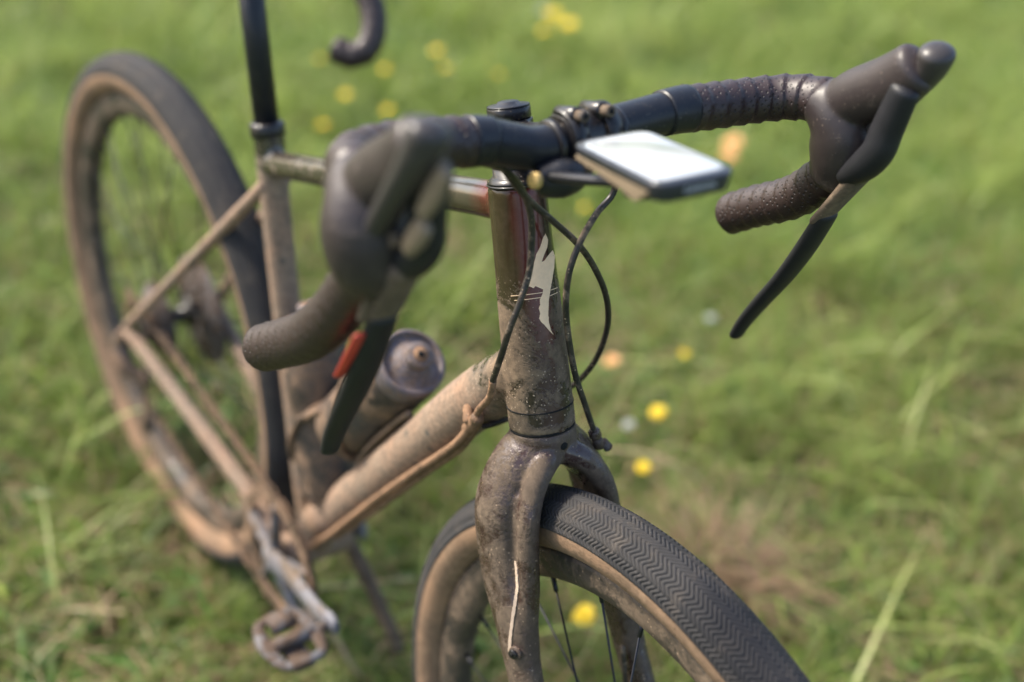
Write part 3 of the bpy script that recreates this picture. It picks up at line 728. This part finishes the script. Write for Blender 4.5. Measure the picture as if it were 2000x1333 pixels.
brifter(-1, bike); brifter(1, bike)

# ---- cables (brake hoses)
def hose(pts, r, mat, name='brake_hose'):
    mb = MB(); sweep(mb, [(*p, r) for p in pts], 14, step=4); return mb.build(name, mat, bike)
hose([S(-80, 78, 248), (434, -70, 995), (430, -48, 971), (427, -29, 951), (427, -7, 931), (426, 24, 901), (423, 49, 869), (421, 68, 835), (415, 80, 798), (407, 81, 761), (396, 77, 733), (389, 73, 721), (385, 59, 710), (383, 35, 704), (381, -14, 702), (374, -24, 704)], 2.7, M['blackrub'])
hose([S(-78, 76, 246), (433, -64, 990), (428, -41, 965), (426, -29, 941), (427, -26, 918), (431, -28, 894), (435, -37, 870), (436, -45, 848), (430, -46, 817), (420, -44, 785)], 2.7, M['blackrub'])
hose([(421, -44, 788), (414, -40, 765), (392, -32, 735), (378, -28, 708)], 3.2, M['housing_muddy'])
hose([S(40, 76, 240), (429, 50, 948), (432, 32, 931), (435, 17, 912), (438, 7, 888), (440, 6, 861), (442, 11, 831), (448, 20, 791), (454, 31, 759), (460, 42, 728)], 2.7, M['blackrub'])
hose([(381, -28, 712), (358, -27, 672), (332, -26, 638), (292, -26, 588), (226, -26, 503), (120, -24, 362), (60, -20, 290)], 4.2, M['housing_muddy'], 'muddy_cable')
hose([(378, -22, 704), (352, -19, 658), (300, -18, 590), (222, -18, 486), (130, -18, 366)], 4.0, M['housing_muddy'], 'muddy_cable')
mb = MB(); sweep(mb, [(388, -30, 722, 6), (379, -27, 708, 7), (368, -25, 694, 5.5)], 14, step=3, roundcap=True); sweep(mb, [(378, -32, 712, 5), (368, -26, 718, 5)], 12, roundcap=True); mb.build('cable_guide', M['housing_muddy'], bike)
# hose fitting on the fork shoulder
p0 = np.array([459, 41, 731.]); dv = np.array([6, 11, -28.]); dv /= np.linalg.norm(dv)
mb = MB(); cyl(mb, p0, p0 + dv * 9, 5.4, n=6, bev=.6); cyl(mb, p0 + dv * 9, p0 + dv * 20, 4.6, n=16); mb.build('hose_fitting', M['fork'], fork)
mb = MB(); cyl(mb, p0 + dv * 15 + [0, 4, 0], p0 + dv * 23 + [3, 7, 0], 4.2, n=16, bev=.8); mb.build('fitting_bolt', M['steel'], fork)

# ---- computer mount under the bar
mt = MB()
cyl(mt, S(-31, 95, 251), S(-25, 95, 251), 18.5, n=28, bev=1)
mto = mt.build('computer_mount', M['black'], bike)
mb = MB(); cyl(mb, S(25, 95, 252), S(31, 95, 252), 18.5, n=28, bev=1); mb.build('mount_clamp', M['black'], mto)

mb = MB(); c_ = onplane(1083, 350, S(-38, 0, 0), w); sweep(mb, [(*(c_ - v * 6 - w * 6), 13), (*(c_ + w * 5), 15), (*(c_ + w * 16), 13)], 24, roundcap=True, step=4); mb.build('mount_knuckle', M['bar'], mto)
c2 = onplane(1040, 353, S(-62, 0, 0), w); mb = MB(); nn = -np.array(FW) * .55 - w * .6 + v * -.35; nn /= np.linalg.norm(nn)
mb = MB(); cyl(mb, c2 - nn * 5, c2, 6.0, n=24, bev=.6); mb.build('brass_pivot', M['gold'], mto)
mb = MB(); a_ = onplane(1072, 345, S(-44, 0, 0), w); b_ = onplane(1205, 356, S(-34, 0, 0), w)
sweep(mb, [(*a_, 4.5, 6), (*((a_ + b_) / 2), 4, 6), (*b_, 4, 6), (*(b_ + (b_ - a_) * .2), 4, 10)], 14, ref=u, roundcap=True, step=6); mb.build('mount_arm', M['bar'], mto)

# ---- wheels
def wheel(name, c, fwd, up, side):
    """built about the axle; returns the rim object with tyre, tread, spokes and hub under it"""
    W = lambda rad, th, off: c + (fwd * math.cos(th) + up * math.sin(th)) * rad + side * off
    prof = [(314.6, -12.2), (315.4, -13.6), (309, -14.2), (298, -14), (289, -11.5), (283.5, -7), (282, 0), (283.5, 7), (289, 11.5), (298, 14), (309, 14.2), (315.4, 13.6), (314.6, 12.2), (308, 11), (306, 0), (308, -11)]
    n = 160; mb = MB(); mb.ring_loft([[W(r_, 2 * PI * k / n, o_) for r_, o_ in prof] for k in range(n)], closed=True)
    rim = mb.build(name, M['rim'], bike)
    rc, rt = 338.7, 27.7
    mb = MB(); n = 200; angs = [R(a) for a in (196, 180, 168, 155, 142, 132, 120, 100)]
    ring = []
    # casing: full torus section open to the rim, radius slightly under the tread
    ph = np.linspace(R(-148), R(148), 37)
    mb.ring_loft([[W(rc + (rt - .9) * math.cos(a), 2 * PI * k / n, (rt - .9) * math.sin(a) * (1 if abs(a) < 2 else 1)) for a in ph] for k in range(n)], closed=True)
    mb.build('tyre', M['sidewall'], rim)
    # thin bead line
    for s_ in (-1, 1):
        mb = MB(); n = 140; rr = 321.5; off = math.sqrt(max(0, (rt - .9) ** 2 - (rc - rr) ** 2)) * s_
        pr = [(rr, off + .25 * s_), (rr + 1.1, off + .9 * s_), (rr + 2.2, off + .55 * s_), (rr + 1, off - 1 * s_)]
        mb.ring_loft([[W(a, 2 * PI * k / n, b) for a, b in pr] for k in range(n)], closed=True); mb.build('bead_line', M['sidewall'], rim)
    # herringbone tread: ribs follow a zigzag across the tyre, grooves between them
    K = 440; sub = [(.0, -1.25), (.18, -1.25), (.30, 0.), (.88, -.15)]
    phm = 84; cols = []
    apex = [-84, -71, -59, -46, -31, -14, 2, 17, 32, 46, 60, 72, 84]; zig = [0, 6, -1, 7, 0, 10, 0, 10, 0, 7, -1, 6, 0]
    zig = [z_ * .9 + abs(a_) * .0 for a_, z_ in zip(apex, zig)]
    nph = 73; phs = np.linspace(-phm, phm, nph); zz = np.interp(phs, apex, zig)
    th = (np.repeat(np.arange(K), 4) + np.tile([s_[0] for s_ in sub], K)) * 2 * PI / K
    dep = np.tile([s_[1] for s_ in sub], K)
    TH = th[:, None] + zz[None] / rc
    phr = np.radians(phs)[None]
    edge = np.clip((phm - np.abs(phs)) / 4, 0, 1)[None]
    # circumferential dips where ribs turn on the shoulders
    dcol = np.zeros(nph)
    for a_ in (-60, 60): dcol -= 1.1 * np.exp(-((phs - a_) / 1.6) ** 2)
    dp = np.maximum(dep[:, None] * np.where(np.abs(phs)[None] < 22, .75, 1.0) + dcol[None], -1.4)
    rr = rt + .9 * edge - .9 * (1 - edge) + dp * edge + .0
    rad = rc + rr * np.cos(phr); off = rr * np.sin(phr)
    P = c[None, None] + (fwd[None, None] * np.cos(TH)[..., None] + up[None, None] * np.sin(TH)[..., None]) * rad[..., None] + side[None, None] * (off * np.ones_like(TH))[..., None]
    nr = len(th); V_ = (P.reshape(-1, 3) - c) * .001
    i = np.arange(nr)[:, None]; j = np.arange(nph - 1)[None]
    F_ = np.stack([i * nph + j, i * nph + j + 1, ((i + 1) % nr) * nph + j + 1, ((i + 1) % nr) * nph + j], -1).reshape(-1, 4)
    me = bpy.data.meshes.new('tread'); me.vertices.add(len(V_)); me.vertices.foreach_set('co', V_.ravel())
    me.loops.add(F_.size); me.loops.foreach_set('vertex_index', F_.ravel().astype(np.int32)); me.polygons.add(len(F_)); me.polygons.foreach_set('loop_start', np.arange(len(F_), dtype=np.int32) * 4)
    me.update(calc_edges=True); me.materials.append(M['tread'])
    o = bpy.data.objects.new('tread', me); COL.objects.link(o); o.parent = rim; o.location = Vector(tuple(c)) * .001; o['kind'] = 'stuff'
    # hub
    mb = MB(); lathe(mb, c - side * 50, side, [(0, 9), (14, 10), (20, 13), (21, 24), (25, 24), (26, 12), (50, 11), (72, 12), (73, 24), (77, 24), (78, 14), (86, 10), (100, 9)], 28); mb.build('hub', M['black'], rim)
    mb = MB(); lathe(mb, c + side * 42, side, [(0, 30), (.6, 80), (2.4, 80), (3, 30)], 48); mb.build('brake_rotor', M['steel'], rim)
    ns = 28; ph0 = R(3.0)
    for k in range(ns):
        A = ph0 + 2 * PI * k / ns; sd_ = 1 if k % 2 else -1; cross = (1 if (k // 2) % 2 else -1) * R(78)
        a0 = W(23, A + cross, 26 * sd_); b0 = W(282, A, 3.0 * sd_); t_ = (b0 - a0) / np.linalg.norm(b0 - a0)
        mb = MB(); cyl(mb, a0, b0, 1.05, n=8); mb.build('spoke', M['spoke'], rim)
        mb = MB(); sweep(mb, [(*(b0 - t_ * 13), 1.7), (*(b0 - t_ * 12.6), 2.1), (*(b0 + t_ * 1), 2.3)], 8, smooth=False); mb.build('nipple', M['spoke'], rim)
    return rim
fw_rim = wheel('front_wheel', AX, v, u, w)
rear = fw_rim.copy(); rear.name = 'rear_wheel'; COL.objects.link(rear)
Bm = Matrix(((v[0], w[0], u[0]), (v[1], w[1], u[1]), (v[2], w[2], u[2]))).to_4x4()
rear.matrix_world = Matrix.Translation(Vector(tuple(REAR)) * .001) @ Bm.inverted() @ Matrix.Translation(-Vector(tuple(AX)) * .001)
for ch in list(fw_rim.children):
    c_ = ch.copy(); COL.objects.link(c_); c_.parent = rear
    c_.name = ch.name.split('.')[0]

# ---- drivetrain
def chainring():
    n = 44; r0 = 88; mb = MB(); c = BB + [0, -50, 0]; rings = []
    for k in range(n * 4):
        A = 2 * PI * k / (n * 4); rr = r0 + (3.4 if k % 4 in (1, 2) else 0); d = np.array([math.cos(A), 0, math.sin(A)])
        rings.append([c + d * (r0 - 14) + [0, -2, 0], c + d * rr + [0, -1.2, 0], c + d * rr + [0, 1.2, 0], c + d * (r0 - 14) + [0, 2, 0]])
    mb.ring_loft(rings, closed=True); o = mb.build('chainring', M['cage'], bike, smooth=False)
    mb = MB()
    for k in range(5):
        A = 2 * PI * k / 5 + .4; d = np.array([math.cos(A), 0, math.sin(A)]); sweep(mb, [(*(c + d * 14 - [0, 4, 0]), 9, 5), (*(c + d * 76), 6, 3)], 10, ref=(0, 1, 0))
    lathe(mb, c + [0, -12, 0], (0, 1, 0), [(0, 16), (3, 19), (16, 19)], 28); mb.build('crank_spider', M['alu'], o)
    # chain over the ring and back to the cassette
    path = []; cs = REAR + [0, -50, 0]
    for A in np.linspace(R(95), R(-95), 30): path.append(c + np.array([math.cos(A), 0, math.sin(A)]) * 91)
    path += [cs + [20, 0, -120], cs + [30, 0, -75]]
    for A in np.linspace(R(-80), R(-265), 14): path.append(cs + np.array([math.cos(A), 0, math.sin(A)]) * 38)
    Q = catmull(path, 4, closed=True); L_ = 0; last = Q[0]; pos = [Q[0]]
    for q in Q[1:]:
        if np.linalg.norm(q - pos[-1]) >= 12.3: pos.append(q)
    mb = MB()
    for k in range(len(pos) - 1):
        t = pos[k + 1] - pos[k]; t /= np.linalg.norm(t); o_ = np.array([0, 1, 0]) * (3 if k % 2 else 2); nn = np.cross(t, [0, 1, 0])
        for s_ in (-1, 1):
            m_ = (pos[k] + pos[k + 1]) / 2 + o_ * s_; box(mb, m_, t * 8, np.array([0, .5, 0]), nn * 3.6)
        cyl(mb, pos[k] - [0, 3.6, 0], pos[k] + [0, 3.6, 0], 2.2, n=8)
    ch = mb.build('chain', M['cage'], bike, smooth=False)
chainring()
ce = onplane(634, 1205, (0, -70, 0), (0, 1, 0)); cdir = (ce - (BB + [0, -68, 0])); cdir[1] = 0; cdir /= np.linalg.norm(cdir)
def crank(y, d, pedal_side):
    a = BB + [0, y * .85, 0]; e = BB + [0, y, 0] + d * 172
    mb = MB(); sweep(mb, [(*(a - d * 14), 6, 14), (*a, 8, 17), (*(a + d * 50), 7, 14), (*(e - d * 30), 6.5, 12.5), (*e, 6.5, 14), (*(e + d * 10), 5, 9)], 24, ref=(0, 1, 0), step=8, roundcap=True)
    cr = mb.build('crank_arm', M['alu'], bike)
    s_ = math.copysign(1, y)
    mb = MB(); cyl(mb, e, e + [0, s_ * 24, 0], 6, n=16); cyl(mb, e + [0, s_ * 22, 0], e + [0, s_ * 74, 0], 8.5, 8, n=18, bev=1); mb.build('pedal_axle', M['steel'], bike)
    pc = e + np.array([0, s_ * 50, 0]); mb = MB()
    sweep(mb, [(*(pc + [-36, -22, 0]), 4, 6), (*(pc + [-38, 0, 2]), 5, 6), (*(pc + [-36, 22, 0]), 4, 6), (*(pc + [-5, 28, 0]), 6, 9), (*(pc + [30, 22, 1]), 4, 6), (*(pc + [36, 0, 4]), 4, 7), (*(pc + [30, -22, 1]), 4, 6), (*(pc + [-5, -28, 0]), 6, 9), (*(pc + [-36, -22, 0]), 4, 6)], 12, ref=(0, 0, 1), step=5)
    box(mb, pc + [18, 0, -9], (16, 0, 0), (0, 12, 0), (0, 0, 4)); box(mb, pc + [-22, 0, 9], (10, 0, 0), (0, 14, 0), (0, 0, 4))
    mb.build('pedal', M['steel'], bike)
crank(-70, cdir, 1); crank(70, -cdir, 1)
mb = MB()
for k in range(9): lathe(mb, REAR + [0, -46 + k * 3.4, 0], (0, 1, 0), [(0, 20), (.1, 22 + k * 4.2), (1.6, 22 + k * 4.2), (1.7, 20)], 36)
mb.build('cassette', M['steel'], bike)
mb = MB(); pj = REAR + [22, -56, -72]
sweep(mb, [(*(REAR + [-4, -64, -6]), 9, 7), (*(REAR + [-14, -72, -32]), 13, 9), (*(REAR + [4, -74, -58]), 14, 9), (*pj, 10, 8)], 16, step=6, roundcap=True)
sweep(mb, [(*(pj + [0, -4, 0]), 8, 3), (*(pj + [8, -4, -45]), 9, 3), (*(pj + [-4, -4, -88]), 8, 3)], 12, ref=(1, 0, 0), step=6, roundcap=True)
for q in (0, -84): cyl(mb, pj + [0, -4, q], pj + [0, 5, q], 13, n=22)
mb.build('rear_derailleur', M['cage'], bike)

# ---- bottle cages
DD = np.array([.6, 0, .8]); DN = np.array([-.8, 0, .6])
def cage(base, ax, nrm, name='bottle_cage'):
    """base: bottle axis foot; ax along the bottle, nrm away from the tube"""
    mb = MB(); sd_ = np.cross(ax, nrm); r_ = 39.5
    for s_ in (-1, 1):
        P = []
        for a, A in ((-4, 175), (10, 150), (35, 120), (62, 95), (88, 68), (104, 42), (112, 18)):
            P.append((*(base + ax * a - nrm * math.cos(R(180 - A)) * r_ * -1 * -1 + sd_ * s_ * math.sin(R(A)) * r_), 4.2, 3.2))
        sweep(mb, P, 10, step=6, roundcap=True)
    sweep(mb, [(*(base - nrm * 40 - ax * 5), 9, 3), (*(base - nrm * 41 + ax * 140), 8, 3)], 10, ref=sd_)
    sweep(mb, [(*(base - nrm * 38 - ax * 6), 6, 4), (*(base - ax * 12), 6, 4), (*(base + nrm * 26 - ax * 6), 5, 4)], 10, step=6)
    return mb.build(name, M['cage'], bike)
lid = np.array([241., 0, 681]); 
cage(lid - DD * 205, DD, DN)
SA = np.array([-.24, 0, .97]); SN = np.array([.97, 0, .24])
b2top = np.array([30., 0, 612])
cage(b2top - SA * 205, SA, SN)
# small pump clip wires between the cage and the down tube
mb = MB(); sweep(mb, [(*onplane(x, y, (0, -12, 0), (0, 1, 0)), 3.6) for x, y in ((800, 808), (778, 822), (745, 850), (715, 880), (700, 905))], 10, step=5, roundcap=True); mb.build('cage_wire', M['cage'], bike)
mb = MB(); sweep(mb, [(*onplane(x, y, (0, -30, 0), (0, 1, 0)), 4.6) for x, y in ((628, 802), (600, 815), (583, 835), (584, 870), (600, 925), (615, 985))], 10, step=5, roundcap=True); mb.build('cage_wire', M['cage'], bike)

# ============================================================ things carried by the bicycle
def bottle(top, ax, label, big=1.0):
    o = empty('water_bottle', label, 'bottle', 'water bottles in the frame cages', Vector(tuple(top - ax * 215)) * .001)
    base = -ax * 0
    mb = MB(); lathe(mb, (0, 0, 0), ax, [(0, 30), (3, 35), (8, 36.5), (95, 36.5), (104, 34), (112, 34), (120, 36.5), (178, 36.5), (186, 34), (190, 32)], 40); mb.build('body', M['bottle'], o)
    e_ = np.cross(ax, [0, 1, 0]); g_ = np.cross(ax, e_)
    mb = MB(); mb.ring_loft([[ax * (186 + d_) + (e_ * math.cos(2 * PI * j / 48) + g_ * math.sin(2 * PI * j / 48)) * r_ for j in range(48)]
        for d_, r_ in ((0, 33), (2, 35.5), (18, 35.5), (22, 34.8), (24, 33), (24.4, 31), (23, 29.5), (21, 29), (20.6, 27), (22, 22), (24.5, 18), (28, 16), (30, 14.5))])
    ld = mb.build('lid', M['bottlecap'], o)
    mb = MB(); lathe(mb, ax * 214, ax, [(0, 15), (3, 13), (8, 12), (9, 14), (15, 14), (17, 12.5)], 28); nz = mb.build('nozzle', M['bottlecap'], ld)
    mb = MB(); cyl(mb, ax * 228, ax * 231.6, 8, n=20); mb.build('valve', M['housing_muddy'], ld)
    mb = MB(); cyl(mb, ax * 230, ax * 231.9, 3.4, n=16); mb.build('valve_hole', M['hole'], ld)
    return o
bottle(lid, DD, 'muddy black water bottle with round lid facing the camera on the down tube')
bottle(b2top - SA * 6, SA, 'muddy water bottle standing upright in the seat tube cage')

# bike computer
def computer():
    e1 = v * .975 - u * .13 - w * .15; e1 /= np.linalg.norm(e1); e2 = w + v * .15; e2 = e2 - e1 * (e2 @ e1); e2 /= np.linalg.norm(e2); e3 = np.cross(e1, e2)
    cc = S(-31, 212, 254)
    o = empty('bike_computer', 'black bike computer with pale screen, its sky reflection painted in, on an out front mount', 'bike computer', None, Vector(tuple(cc)) * .001)
    def slab(hw, hl, rad, z0, z1, inset=0, n=8, taper=0):
        mb = MB(); rings = []
        for z, ins in ((z0, taper + 1.2), (z0 + 1.5, taper), (z1 - 1.6, 0), (z1 - .5, .5), (z1, 1.6)):
            rg = []
            for cx_, cy_, a0 in ((1, 1, 0), (-1, 1, 90), (-1, -1, 180), (1, -1, 270)):
                for k in range(n + 1):
                    A = R(a0 + 90 * k / n); rr = rad
                    rg.append(e1 * (cx_ * (hl - rad) + math.cos(A) * (rr - ins)) + e2 * (cy_ * (hw - rad) + math.sin(A) * (rr - ins)) + e3 * z)
            rings.append(rg)
        mb.ring_loft(rings); return mb
    slab(29.5, 57.5, 13, -13, 0, taper=2.5).build('case', M['devbody'], o)
    slab(25.5, 50, 9, -.8, .35).build('screen', M['screen'], o)
    # pale wedge along the near underside
    mb = MB(); A = [(-54, -29.3), (54, -29.6)]
    vs = [e1 * a + e2 * b + e3 * c for a, b, c in ((-50, -28.6, -7.0), (44, -29.0, -7.5), (30, -30.2, -17), (12, -30.0, -13.5), (-50, -29.0, -9.5), (-50, -22, -7.0), (44, -22, -7.5), (30, -22, -17), (12, -22, -13.5), (-50, -22, -9.5))]
    mb.add(vs, [(0, 1, 2, 3, 4), (9, 8, 7, 6, 5), (0, 5, 6, 1), (1, 6, 7, 2), (2, 7, 8, 3), (3, 8, 9, 4), (4, 9, 5, 0)]); mb.build('side_grip', M['cream'], o, smooth=False)
    slab(22, 34, 12, -22, -12.5, taper=8).build('battery_base', M['devbody'], o)
    mb = MB(); cyl(mb, -e3 * 28 + e1 * -8, -e3 * 20 + e1 * -8, 15, n=28, bev=1); mb.build('quarter_turn_lock', M['devbody'], o)
computer()
def lettering():
    o = [q for q in bpy.data.objects if q.name == 'bike_computer'][0]
    e1 = v * .975 - u * .13 - w * .15; e1 /= np.linalg.norm(e1); e2 = w + v * .15; e2 = e2 - e1 * (e2 @ e1); e2 /= np.linalg.norm(e2); e3 = np.cross(e1, e2)
    cu = bpy.data.curves.new('lettering', 'FONT'); cu.body = 'GARMIN'; cu.size = .0056; cu.extrude = .0001; cu.align_x = 'CENTER'; cu.align_y = 'CENTER'; cu.space_character = 1.1
    t = bpy.data.objects.new('tmp', cu); COL.objects.link(t); dg = bpy.context.evaluated_depsgraph_get()
    me = bpy.data.meshes.new_from_object(t.evaluated_get(dg)); bpy.data.objects.remove(t)
    me.materials.clear(); me.materials.append(plain('grey_print', (.40, .40, .41), .5))
    l = bpy.data.objects.new('lettering', me); COL.objects.link(l); l.parent = o
    p = (e1 * 57.7 - e3 * 6.0) * .001
    l.matrix_local = Matrix(((e2[0], e3[0], e1[0], p[0]), (e2[1], e3[1], e1[1], p[1]), (e2[2], e3[2], e1[2], p[2]), (0, 0, 0, 1)))
lettering()

# prop stick behind the bottom bracket
mb = MB(); sweep(mb, [(*onplane(x, y, (0, 70, 0), (0, 1, 0)), r_) for x, y, r_ in ((672, 1035, 10), (698, 1090, 10), (722, 1140, 10), (746, 1195, 10), (768, 1245, 10), (778, 1275, 9))], 14, step=14, prof=lambda i, a, A: 1 + .08 * math.sin(a * .09 + 2 * A) + .05 * math.sin(a * .31 + A))
tag(mb.build('prop_stick', M['wood']), 'brown muddy stick propping up the bicycle behind its bottom bracket', 'stick')

# ============================================================ second handlebar at the top left
hb2 = empty('handlebar', 'dark taped drop handlebar of another bicycle, its end hooking in at top left', 'handlebar')
Bd = 1750
def px3(x, y, d): 
    q = pray(x, y); return np.array(CAMP + q * d * .001) * 1000
hook = [px3(x, y, Bd) for x, y in ((656, 95), (684, 108), (714, 98), (728, 68), (729, 28), (716, -12), (690, -50), (655, -72))]
axis = np.array([FH[0], FH[1], 0.02]); axis /= np.linalg.norm(axis)
def side_path(off):
    top = hook[-1]; back = hook[-1] + (hook[-1] - hook[-2]) * .6
    return [h + axis * off for h in hook]
for off, sgn in ((0, 1), (430, -1)):
    P = side_path(off)[::-1]; back = P[0] + (P[0] - P[1]) * .4
    mid = back + axis * (60 * sgn) ; full = [back + axis * (40 * sgn)] + P
    mb = MB(); sweep(mb, [(*q, 17) for q in full], 28, step=3, prof=tape_prof(1)); mb.build('bar_tape', M['tape'], hb2)
    t = P[-1] - P[-2]; t /= np.linalg.norm(t)
    mb = MB(); lathe(mb, P[-1] - t * 2, t, [(0, 17.5), (3, 17.5), (5, 15), (7, 10), (8, 5)], 28); mb.build('end_plug', M['tape'], hb2)
P0 = side_path(0)[-1]; back0 = P0 + (P0 - side_path(0)[-2]) * .4
mb = MB(); sweep(mb, [(*(back0 + axis * 40), 14), (*(back0 + axis * 120 + np.array([0, 0, 6])), 15.5), (*(back0 + axis * 215 + np.array([0, 0, 8])), 15.9), (*(back0 + axis * 310 + np.array([0, 0, 6])), 15.5), (*(back0 + axis * 390), 14)], 28, step=8); mb.build('bar_tops', M['bar'], hb2)
mb = MB(); ctr = back0 + axis * 215 + np.array([0, 0, 8]); hor = np.cross(axis, [0, 0, 1]); 
if (hor @ np.array(RT)) > 0: hor = -hor
cyl(mb, ctr - axis * 22, ctr + axis * 22, 20, n=28); sweep(mb, [(*ctr, 15), (*(ctr + hor * 90 + np.array([0, 0, 6])), 15)], 24); cyl(mb, ctr + hor * 92 + [0, 0, -18], ctr + hor * 92 + [0, 0, 30], 18, n=28, bev=1); mb.build('stem', M['black'], hb2)

bpy.context.view_layer.update()
